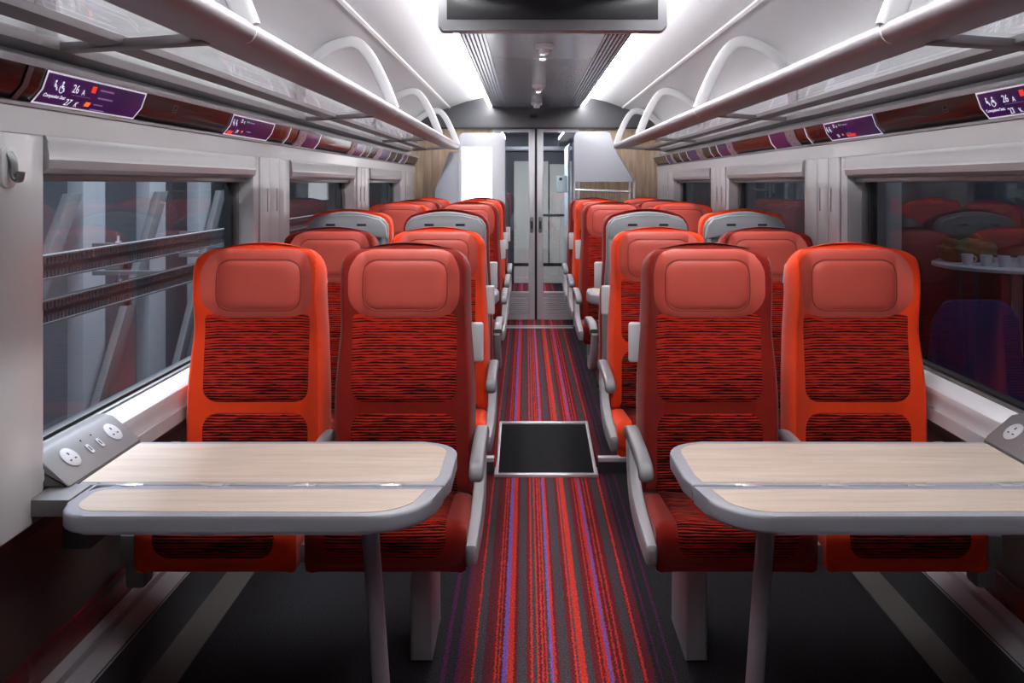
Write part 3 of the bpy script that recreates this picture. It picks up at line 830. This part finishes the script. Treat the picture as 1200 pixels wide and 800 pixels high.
# cable behind the left console
def small_table(s):
    sd = 'left' if s < 0 else 'right'
    yc = (Ys(240)+Ys(171))/2
    t = thing('bay_table', 'pale table between the facing seats further up on the %s' % sd, 'table', (s*.7, yc, .07), 0, 'small far tables')
    pl = [(s*(x-.7), y) for x, y in ((1.18, -.24), (.42, -.24), (.33, -.20), (.27, -.13), (.255, 0), (.27, .13), (.33, .2), (.42, .24), (1.18, .24))]
    bm = bmesh.new(); prism(bm, pl, 'z', .66, .719, bev=.01, seg=3); tp = link('table_top', bm, 'tableedge', t)
    pl = [(s*(x-.7), y) for x, y in ((1.15, -.21), (.44, -.21), (.36, -.175), (.30, -.11), (.288, 0), (.30, .11), (.36, .175), (.44, .21), (1.15, .21))]
    link('wood_inlay', PR(pl, 'z', .718, .7205), 'tablewood', tp)
    bm = bmesh.new(); sweep(bm, [Vector((s*(.46-.7), 0, .67)), Vector((s*(.42-.7), 0, 0))], .024, .02, ref=(1, 0, 0), n=16); link('leg', bm, 'tableleg', t)
small_table(-1); small_table(1)

# ------------------------------------------------------------------ luggage racks
BR = [Ys(505), Ys(240), Ys(157), Ys(124.5)]
def rack(s):
    sd = 'left' if s < 0 else 'right'
    t = thing('luggage_rack', 'glass and metal luggage rack running above the %s windows' % sd, 'luggage rack', (s*1.0, 0, 1.74), 0, 'overhead luggage racks')
    def W(nm, bm_, mt, par=None, **k):
        o = link(nm, bm_, mt, par or t, **k)
        o.data.transform(Matrix.Translation((-s*1.0, 0, -1.74))); return o
    yA, yB = -.6, Ys(124)-.03
    # front rail, round top with a flat inner flange
    prof = []
    for i in range(14):
        a = -PI*.45+PI*1.45*i/13; prof.append((s*(.752-.027*math.cos(a)), 1.772+.027*math.sin(a)))
    prof += [(s*.79, 1.776), (s*.86, 1.760), (s*.86, 1.750), (s*.80, 1.745)]
    W('front_rail', PR(prof, 'y', yA, yB), 'rail', angle=40)
    # rail joints
    for y in BR[:3]:
        bm = bmesh.new(); prof = [(s*(.752-.0282*math.cos(-PI*.45+PI*1.3*i/13)), 1.772+.0282*math.sin(-PI*.45+PI*1.3*i/13)) for i in range(14)]
        prism(bm, prof, 'y', y-.003, y+.003); W('rail_joint', bm, 'bracket')
    W('shelf_bar', PR([(s*1.02, 1.740), (s*1.075, 1.734), (s*1.075, 1.752), (s*1.02, 1.758)], 'y', yA, yB, bev=.003), 'bar')
    W('rear_bar', PR([(s*1.165, 1.724), (s*1.225, 1.716), (s*1.228, 1.745), (s*1.165, 1.748)], 'y', yA, yB, bev=.003), 'bar')
    ends = [yA]+BR[:3]+[yB]
    for a, b in zip(ends, ends[1:]):
        W('glass_panel', PR([(s*.85, 1.757), (s*1.03, 1.748), (s*1.03, 1.754), (s*.85, 1.763)], 'y', a+.03, b-.03), 'rackglass')
        W('rear_glass_panel', PR([(s*1.07, 1.742), (s*1.17, 1.734), (s*1.17, 1.740), (s*1.07, 1.748)], 'y', a+.03, b-.03), 'rackglass')
    for y in BR[:3]:
        W('cross_bar', PR([(s*.84, 1.744), (s*1.18, 1.724), (s*1.18, 1.742), (s*.84, 1.766)], 'y', y-.028, y+.028, bev=.003), 'bar')
    W('cross_bar', PR([(s*.84, 1.744), (s*1.18, 1.724), (s*1.18, 1.742), (s*.84, 1.766)], 'y', yB-.03, yB, bev=.003), 'bar')
    for i, y in enumerate(BR):
        yy = min(y, yB-.02)
        pts = smooth_path([(s*.745, yy+.01, 1.785), (s*.785, yy, 1.89), (s*.84, yy-.03, 2.01), (s*.895, yy-.05, 2.085), (s*.955, yy-.06, 2.10), (s*1.05, yy-.065, 2.065), (s*1.13, yy-.06, 2.00), (s*1.175, yy-.04, 1.92), (s*1.195, yy-.02, 1.83), (s*1.20, yy, 1.745)], 5)
        if i == 3: pts = [Vector((p.x, yy, p.z-.0)) for p in pts]
        bm = bmesh.new(); sweep(bm, pts, .027, .018, ref=(0, 1, 0), n=16, power=5)
        W('rack_bracket', bm, 'bracket')
        if i < 3:
            bm = bmesh.new(); cyl(bm, (s*1.165, yy+.04, 1.79), (s*1.15, yy+.04, 1.792), .011); W('rubber_stop', bm, 'bracket')
rack(-1); rack(1)

# ------------------------------------------------------------------ display strips
def strip(s):
    sd = 'left' if s < 0 else 'right'
    t = thing('display_strip', 'glossy dark reservation display strip above the %s windows' % sd, 'display strip', (s*1.2, 0, 1.63), 0, 'seat reservation display strips')
    def W(nm, bm_, mt, par=None, **k):
        o = link(nm, bm_, mt, par or t, **k); o.data.transform(Matrix.Translation((-s*1.2, 0, -1.63))); return o
    A, Bm, C = (1.163, 1.674), (1.178, 1.632), (1.203, 1.602)
    W('strip_panel', PR([(s*A[0], A[1]), (s*Bm[0], Bm[1]), (s*C[0], C[1]), (s*1.225, 1.602), (s*1.225, 1.674)], 'y', -.9, Y1-.01), 'strip', angle=60)
    W('top_trim', PR([(s*1.158, 1.674), (s*1.16, 1.690), (s*1.225, 1.700), (s*1.225, 1.674)], 'y', -.9, Y1-.01), 'alu')
    W('bottom_trim', PR([(s*1.204, 1.602), (s*1.196, 1.598), (s*1.194, 1.590), (s*1.198, 1.584), (s*1.225, 1.584), (s*1.225, 1.602)], 'y', -.9, Y1-.01), 'bar')
    nu = Vector((-(A[1]-Bm[1]), 0, (A[0]-Bm[0]))).normalized()      # outward normal of upper facet for s=+1 (points inwards/down)
    def band(y0, y1, d, f0=0., f1=1.):
        """profile slice between fractions f0..f1 (0 top, 1 bottom) lifted by d"""
        def at(f):
            p = (Vector(A).lerp(Vector(Bm), f/.5) if f <= .5 else Vector(Bm).lerp(Vector(C), (f-.5)/.5)); return p
        ps = [at(f0)]+([at(.5)] if f0 < .5 < f1 else [])+[at(f1)]
        n = Vector((-.90, -.43))
        o1 = [(s*(p[0]+n[0]*d), p[1]+n[1]*d) for p in ps]; o2 = [(s*(p[0]+n[0]*(d-.0015)), p[1]+n[1]*(d-.0015)) for p in ps][::-1]
        return PR(o1+o2, 'y', y0, y1)
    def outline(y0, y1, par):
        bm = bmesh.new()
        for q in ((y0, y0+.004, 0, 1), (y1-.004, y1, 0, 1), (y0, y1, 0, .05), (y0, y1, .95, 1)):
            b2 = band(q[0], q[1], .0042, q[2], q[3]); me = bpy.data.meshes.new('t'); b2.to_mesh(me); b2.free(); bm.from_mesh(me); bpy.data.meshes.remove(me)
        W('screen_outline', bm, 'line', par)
    def facet(bm_, y, f, d):
        """put flat artwork drawn in (u right, v up) on the facet"""
        lower = f > .5
        a_, b_ = (Bm, C) if lower else (A, Bm)
        p = Vector(a_).lerp(Vector(b_), (f-.5)/.5 if lower else f/.5)
        up = Vector((s*(a_[0]-b_[0]), 0, a_[1]-b_[1])).normalized(); right = Vector((0, -s, 0)); n = right.cross(up)
        for v in bm_.verts:
            c = v.co.copy(); v.co = Vector((s*p[0], y, p[1]))+right*c.x+up*c.y+n*(d+c.z)
        return bm_
    def text(body, y, f, size, mat, par, d=.0048):
        cu = bpy.data.curves.new('txt', 'FONT'); cu.body = body; cu.size = size; cu.extrude = .0002
        tmp = bpy.data.objects.new('tmp_text', cu); COL.objects.link(tmp)
        dg = bpy.context.evaluated_depsgraph_get(); me = bpy.data.meshes.new_from_object(tmp.evaluated_get(dg))
        bpy.data.objects.remove(tmp); bm = bmesh.new(); bm.from_mesh(me); bpy.data.meshes.remove(me)
        W('screen_text', facet(bm, y, f, d), mat, par, recalc=False)
    def marks(items, mat, par):
        """items: (y, f, u, v, w, h) small bars"""
        bm = bmesh.new()
        for (y, f, u, v, w_, h) in items:
            b2 = bmesh.new(); box(b2, u, u+w_, v, v+h, 0, .0004); facet(b2, y, f, .0046)
            me = bpy.data.meshes.new('t'); b2.to_mesh(me); b2.free(); bm.from_mesh(me); bpy.data.meshes.remove(me)
        W('screen_mark', bm, mat, par)
    def icons(y, f, par, n=2, wheel=True):
        bm = bmesh.new()
        for k in range(n):
            u = k*.030; b2 = bmesh.new()
            lathe(b2, [(.0032, 0), (.0032, .0004)], (u+.010, .020, 0), 10)
            for (p, q) in (((.009, .016), (.010, .008)), ((.010, .008), (.018, .007)), ((.018, .007), (.021, 0)), ((.009, .012), (.016, .011))):
                cyl(b2, (u+p[0], p[1], .0003), (u+q[0], q[1], .0003), .0013, 6)
            if k == 1 and wheel:
                pr = [(u+.010+.009*math.cos(a*.35+2.2), .004+.009*math.sin(a*.35+2.2), .0003) for a in range(12)]
                sweep(b2, pr, .001, .0006, ref=(0, 0, 1), n=6)
            facet(b2, y, f, .0046); me = bpy.data.meshes.new('t'); b2.to_mesh(me); b2.free(); bm.from_mesh(me); bpy.data.meshes.remove(me)
        W('screen_icon', bm, 'txt', par)
    # full screens
    for (y0, y1, kind) in ((Ys(526), Ys(419), 0), (Ys(322), Ys(277), 1)):
        y0, y1 = (y0, y1)
        sc = W('display_screen', band(y0, y1, .003, .02, .98), 'screen')
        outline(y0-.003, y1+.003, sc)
        st_ = y0 if s < 0 else y1; g = -s      # reading direction along the strip
        L_ = y1-y0
        if kind == 0:
            icons(st_+g*.03, .46, sc)
            text('26', st_+g*.115, .44, .029, 'txt', sc); text('27', st_+g*.115, .88, .026, 'txt', sc)
            text('K', st_+g*.160, .88, .020, 'txt', sc); text('A', st_+g*.160, .46, .020, 'txt', sc)
            text('Companion Seat', st_+g*.015, .70, .0135, 'txt', sc)
            marks([(st_+g*.12, .5, 0, -.001, .085, .0008)], 'txtdim', sc)
            marks([(st_+g*.205, .30, -.005, -.004, .02, .017)], 'red_em', sc)
            marks([(st_+g*.21, .72, -.008, -.006, .022, .012)], 'org_em', sc)
            marks([(st_+g*.24, .25, 0, 0, .07, .004), (st_+g*.24, .48, 0, 0, .075, .004), (st_+g*.24, .70, 0, 0, .045, .003), (st_+g*.24, .90, 0, 0, .07, .003)], 'txtdim', sc)
        else:
            icons(st_+g*.01, .46, sc, 2, False)
            text('25', st_+g*.095, .28, .020, 'txt', sc); text('24', st_+g*.095, .80, .020, 'txt', sc)
            text('K', st_+g*.13, .30, .014, 'txt', sc)
            marks([(st_+g*.16, .24, 0, 0, .012, .007), (st_+g*.18, .24, 0, 0, .010, .006)], 'grn_em', sc)
            marks([(st_+g*.015, .86, 0, -.006, .05, .016)] if s < 0 else [(st_+g*.19, .75, 0, -.008, .09, .012)], 'red_em', sc)
            marks([(st_+g*.15, .74, 0, 0, .012, .008)], 'org_em', sc)
            marks([(st_+g*.20, .24, 0, 0, .05, .004), (st_+g*.2, .66, 0, 0, .05, .003)], 'txtdim', sc)
    for (ya, yb) in ((Ys(249), Ys(226)), (Ys(191), Ys(177)), (Ys(163), Ys(149)), (Ys(136), Ys(130))):
        m = ya+(yb-ya)*.36
        sc = W('display_screen', band(m, yb, .003, .02, .98), 'screen')
        W('display_label', band(ya, m, .0032, .0, 1), 'screenw', sc)
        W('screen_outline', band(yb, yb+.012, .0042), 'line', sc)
        marks([(ya+(m-ya)*.5-.01 if s < 0 else ya+(m-ya)*.5+.01, .3, 0, -.004, .022, .012), (ya+(m-ya)*.5-.01 if s < 0 else ya+(m-ya)*.5+.01, .8, 0, -.004, .022, .012)], 'txtdim', sc)
    # dividers
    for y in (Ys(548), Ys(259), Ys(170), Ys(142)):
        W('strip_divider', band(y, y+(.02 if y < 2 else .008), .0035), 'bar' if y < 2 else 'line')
    # small sensor outlines
    for y in (Ys(385), Ys(268)):
        bm = bmesh.new()
        for q in ((0, 0, .026, .0015), (0, .022, .026, .0015), (0, 0, .0015, .022), (.0245, 0, .0015, .022), (.004, .008, .018, .0015)):
            b2 = bmesh.new(); box(b2, q[0], q[0]+q[2], q[1], q[1]+q[3], 0, .0003); facet(b2, y, .45, .001)
            me = bpy.data.meshes.new('t'); b2.to_mesh(me); b2.free(); bm.from_mesh(me); bpy.data.meshes.remove(me)
        W('seat_symbol', bm, 'bar')
strip(-1); strip(1)

# ------------------------------------------------------------------ hanging information screen
t = thing('ceiling_screen', 'dark wide information screen hanging under the ceiling panel', 'screen', (0, Ys(315), 2.008))
bm = bmesh.new(); prism(bm, rrect(-.427, .427, -.018, .172, .018), 'y', 0, .075, bev=.008, seg=3); link('screen_case', bm, 'tvgrey', t)
link('screen_glass', B(-.393, .393, -.0035, .002, .022, .165, bev=.001), 'tvblack', t)
bm = bmesh.new(); box(bm, -.30, .30, .015, .06, .16, .175); link('ceiling_mount', bm, 'black', t)

# detectors with little lamps
for i, (s_, sl) in enumerate(((217, 197), (154, 145), (126, 121.5))):
    where = ('nearest the hanging screen', 'in the middle of the ceiling panel', 'nearest the doors')[i]
    d = thing('smoke_detector', 'round white detector %s' % where, 'detector', (0.0, Ys(s_), PZ), 0, 'ceiling detectors')
    bm = bmesh.new(); lathe(bm, [(.052, 0), (.052, -.012), (.048, -.022), (.030, -.026), (.030, -.040), (.026, -.048), (.012, -.050)], (0, 0, 0), 28); link('detector_body', bm, 'detector', d)
    l = thing('spot_lamp', 'small bright spot lamp just behind the detector %s' % where, 'lamp', (0.0, Ys(sl), PZ), 0, 'ceiling spot lamps')
    bm = bmesh.new(); lathe(bm, [(.022, 0), (.022, -.008), (.017, -.010)], (0, 0, 0), 20); link('lamp_ring', bm, 'detector', l)
    bm = bmesh.new(); lathe(bm, [(.016, -.009), (.016, -.013), (.010, -.016)], (0, 0, 0), 20); link('lamp_lens', bm, 'lampem', l)
bm = bmesh.new(); prism(bm, rrect(-.06, .02, 2.075, 2.105, .01), 'y', Y1-.045, Y1-.025, bev=.003)
tag(link('door_sensor', bm, 'black'), 'small black sensor on the charcoal header above the doors', 'sensor')

# ------------------------------------------------------------------ coat hook on the near left panel
t = thing('coat_hook', 'grey coat hook on the near left wall panel', 'hook', (-XI+.0, Ys(556), 1.455), 0)
bm = bmesh.new(); prism(bm, rrect(-.026, .026, -.045, .045, .018), 'x', .0, .014, bev=.003); link('hook_plate', bm, 'bracket', t, angle=50)
bm = bmesh.new(); sweep(bm, smooth_path([(.012, 0, .03), (.022, 0, .01), (.024, 0, -.02), (.034, 0, -.028), (.038, 0, -.01)], 4), .006, .012, ref=(0, 1, 0), n=12); link('hook', bm, 'frame', t)

# ------------------------------------------------------------------ partitions / luggage stacks before the doors
SY = Ys(124)
t = thing('partition_unit', 'pale grey partition on the left with a lit white screen', 'partition', (-.6, SY, .07))
def W2(nm, bm_, mt, o, **k):
    ob = link(nm, bm_, mt, o, **k); ob.data.transform(Matrix.Translation(-Vector(o.location))); return ob
W2('front_panel', PR(rrect(-.735, -.30, .07, 1.90, (.005, .005, .05, .06)), 'y', SY, SY+.05, bev=.008, seg=3), 'stack', t)
W2('side_panel', PR([(-.735, .07), (-.96, .07), (-.96, 1.36), (-.825, 1.72), (-.735, 1.725)], 'y', SY+.02, SY+.09, bev=.006), 'stack2', t)
W2('edge_trim', PR([(-.962, 1.36), (-.827, 1.722), (-.821, 1.722), (-.955, 1.36)], 'y', SY+.01, SY+.095), 'chrome', t)
W2('side_wall', B(-.34, -.305, SY+.05, Y1, .07, 1.86, bev=.004), 'stack', t)
W2('lit_screen', B(-.705, -.42, SY-.008, SY+.001, .95, 1.762, bev=.002), 'poster', t)
t = thing('luggage_stack', 'pale grey luggage stack with a rail on the right before the doors', 'luggage stack', (.6, SY, .07))
W2('front_panel', PR([(.355, 1.436), (.355, 1.86), (.37, 1.895), (.41, 1.912), (.66, 1.912), (.695, 1.895), (.71, 1.85), (.755, 1.71), (.91, 1.47), (.905, 1.436)], 'y', SY, SY+.03, bev=.005), 'stack', t)
W2('edge_trim', PR([(.757, 1.712), (.914, 1.468), (.924, 1.43), (.932, 1.43), (.920, 1.475), (.762, 1.722)], 'y', SY-.01, SY+.04), 'chrome', t)
for x in (.36, .40, .885, .925):
    bm = bmesh.new(); cyl(bm, (x, SY+.02, .07), (x, SY+.02, 1.45), .011, 12); W2('post', bm, 'alu', t)
for z in (1.36, .75):
    bm = bmesh.new(); cyl(bm, (.37, SY+.02, z), (.90, SY+.02, z-.02), .012, 12); W2('rail', bm, 'chrome', t)
W2('shelf', B(.36, .93, SY+.03, Y1-.01, .70, .73, bev=.003), 'stack2', t)
W2('side_glass', B(.335, .343, SY+.03, Y1, .07, 1.86), 'doorglass', t)
# ------------------------------------------------------------------ outside, left: depot hall
struct(link('wall_depot', B(-4.3, -4.2, -2, 12, -1.5, 4.2), 'depotwall'))
struct(link('floor_depot', B(-4.2, -1.45, -2, 12, -1.6, -1.5), 'depotdark'))
for k in range(9):
    y = 1.83+k*1.1
    o = link('depot_post', B(-3.45, -3.33, y, y+.33, -1.5, 4.0, bev=.008), 'depotpost')
    tag(o, 'pale upright post of the depot hall outside the left windows', 'post', 'depot posts')
for k in range(7):
    y = .4+k*1.45
    bm = bmesh.new(); prism(bm, [(y, -.3), (y+.16, -.3), (y+1.3, 1.35), (y+1.14, 1.35)], 'x', -3.3, -3.24, bev=.004)
    tag(link('depot_brace', bm, 'depotdark'), 'dark diagonal steel brace outside the left windows', 'brace', 'depot braces')
for z, nm in ((1.10, 'upper'), (.905, 'lower')):
    t = thing('cable_tray', '%s perforated steel cable tray outside the left windows' % nm, 'cable tray', (-2.2, 4, z), 0, 'cable trays')
    bm = bmesh.new()
    box(bm, -.02, .02, -4.5, 4.5, .0, .008); box(bm, -.02, .02, -4.5, 4.5, -.10, -.092)
    N = 290
    for k in range(N):
        y = -4.4+k*.03
        box(bm, .0, .006, y, y+.019, -.092, .0)
    box(bm, .0, .006, -4.5, 4.5, -.060, -.036)
    link('tray_side', bm, 'depotdark', t)
    for y in (-2.3, -1.9, -.9, .4):
        bm = bmesh.new(); cyl(bm, (0, y, .0), (0, y, .05), .007, 8); cyl(bm, (0, y, .012), (0, y, .022), .016, 8); link('bolt', bm, 'depotpost', t)
    for y in (-2.6, -1.1, .5, 2.0, 3.5):
        link('tray_arm', B(-.95, 0, y, y+.05, -.13, -.1), 'depotdark', t)
# outside, right: dark hall with a set table
struct(link('wall_night', B(4.9, 5.0, -2, 12, -1.5, 4.2), 'nightwall'))
struct(link('floor_night', B(1.45, 4.9, -2, 12, -1.5, -1.4), 'nightwall'))
tag(link('hall_post', B(2.10, 2.20, Ys(293)+1.80, Ys(293)+2.05, -1.4, 3.5, bev=.01), 'depotpost'), 'grey upright post outside the nearest right window', 'post')
TX, TY, TZ = 2.75, 4.95, .93
t = thing('round_table', 'round white table with cups outside the right window', 'table', (TX, TY, 0))
bm = bmesh.new(); lathe(bm, [(.42, 0), (.45, .006), (.45, .022), (.44, .028)], (0, 0, TZ), 48); link('table_top', bm, 'ctable', t)
bm = bmesh.new(); cyl(bm, (0, 0, -1.4), (0, 0, TZ), .03); link('table_column', bm, 'alu', t)
bm = bmesh.new(); lathe(bm, [(.25, 0), (.25, .01), (.05, .03)], (0, 0, -1.4), 32); link('table_foot', bm, 'alu', t)
cups = [(-.34, -.10), (-.27, -.17), (-.20, -.22), (-.11, -.26)]
for i, (x, y) in enumerate(cups):
    c = thing('cup', ['white cup outside the window, nearest the orange seat', 'white cup, second from the orange seat, outside the window', 'white cup, third from the orange seat, outside the window', 'white cup nearest the dark bag outside the window'][i], 'cup', (TX+x, TY+y, TZ+.028), 0, 'white cups')
    bm = bmesh.new(); lathe(bm, [(.022, 0), (.030, .03), (.032, .062), (.029, .062), (.027, .03), (.018, .006)], (0, 0, 0), 20); link('cup_body', bm, 'ctable', c)
    bm = bmesh.new(); sweep(bm, smooth_path([(.030, 0, .05), (.048, 0, .045), (.048, 0, .022), (.029, 0, .018)], 4), .003, .003, n=8); link('cup_handle', bm, 'ctable', c)
def lump(name, label, cat, loc, size, mat, seed, extra=None):
    t = thing(name, label, cat, loc)
    bm = bmesh.new(); bmesh.ops.create_icosphere(bm, subdivisions=4, radius=1)
    rnd = random.Random(seed); ph = [rnd.uniform(0, 6) for _ in range(6)]
    for v in bm.verts:
        c = v.co; d = 1+.10*math.sin(4*c.x+ph[0])*math.sin(5*c.y+ph[1])+.06*math.sin(9*c.z+ph[2]+3*c.x)+.04*math.sin(13*c.x+ph[3])
        v.co = Vector((c.x*size[0]*d, c.y*size[1]*d, max(0, (c.z*.8+.6))*size[2]*d))
    link(name+'_body', bm, mat, t)
    bm = bmesh.new(); sweep(bm, smooth_path([(-size[0]*.5, 0, size[2]*1.1), (-size[0]*.2, -.02, size[2]*1.5), (size[0]*.3, -.02, size[2]*1.45), (size[0]*.55, 0, size[2]*1.0)], 5), .01, .006, n=8); link(name+'_strap', bm, mat, t)
lump('backpack', 'olive bag lying on the white table outside the right window', 'bag', (TX-.22, TY+.12, TZ+.028), (.17, .12, .10), 'olive', 3)
lump('handbag', 'black handbag on the white table outside the right window', 'bag', (TX+.14, TY-.12, TZ+.028), (.11, .08, .075), 'black', 5)
# chair with a blue cloth
CXX, CYY = 2.06, TY-.85
t = thing('draped_chair', 'chair draped in blue cloth outside the right window', 'chair', (CXX, CYY, 0))
bm = bmesh.new(); n = 40; prev = None
for j in range(14):
    v = j/13; z = .86-1.0*v; ring = []
    for i in range(n):
        a = 2*PI*i/n; fold = 1+.05*v*math.sin(9*a+j*.2)+.03*v*math.sin(17*a)
        rx = (.20+.06*v)*fold; ry = (.045+.16*min(1, v*1.3))*fold
        if j == 0: rx *= .8; ry *= .5
        ring.append(bm.verts.new((rx*math.copysign(abs(math.cos(a))**.6, math.cos(a)), ry*math.sin(a), z-(.02*abs(math.cos(a))**4 if j < 3 else 0))))
    if prev:
        for i in range(n): bm.faces.new((prev[i], prev[(i+1) % n], ring[(i+1) % n], ring[i]))
    else: bm.faces.new(ring)
    prev = ring
link('cloth', bm, 'blue', t)
for x, y in ((-.18, -.15), (.18, -.15), (-.18, .15), (.18, .15)):
    bm = bmesh.new(); cyl(bm, (x, y, -.1), (x*1.2, y*1.2, -1.4), .011, 10); link('leg', bm, 'alu', t)
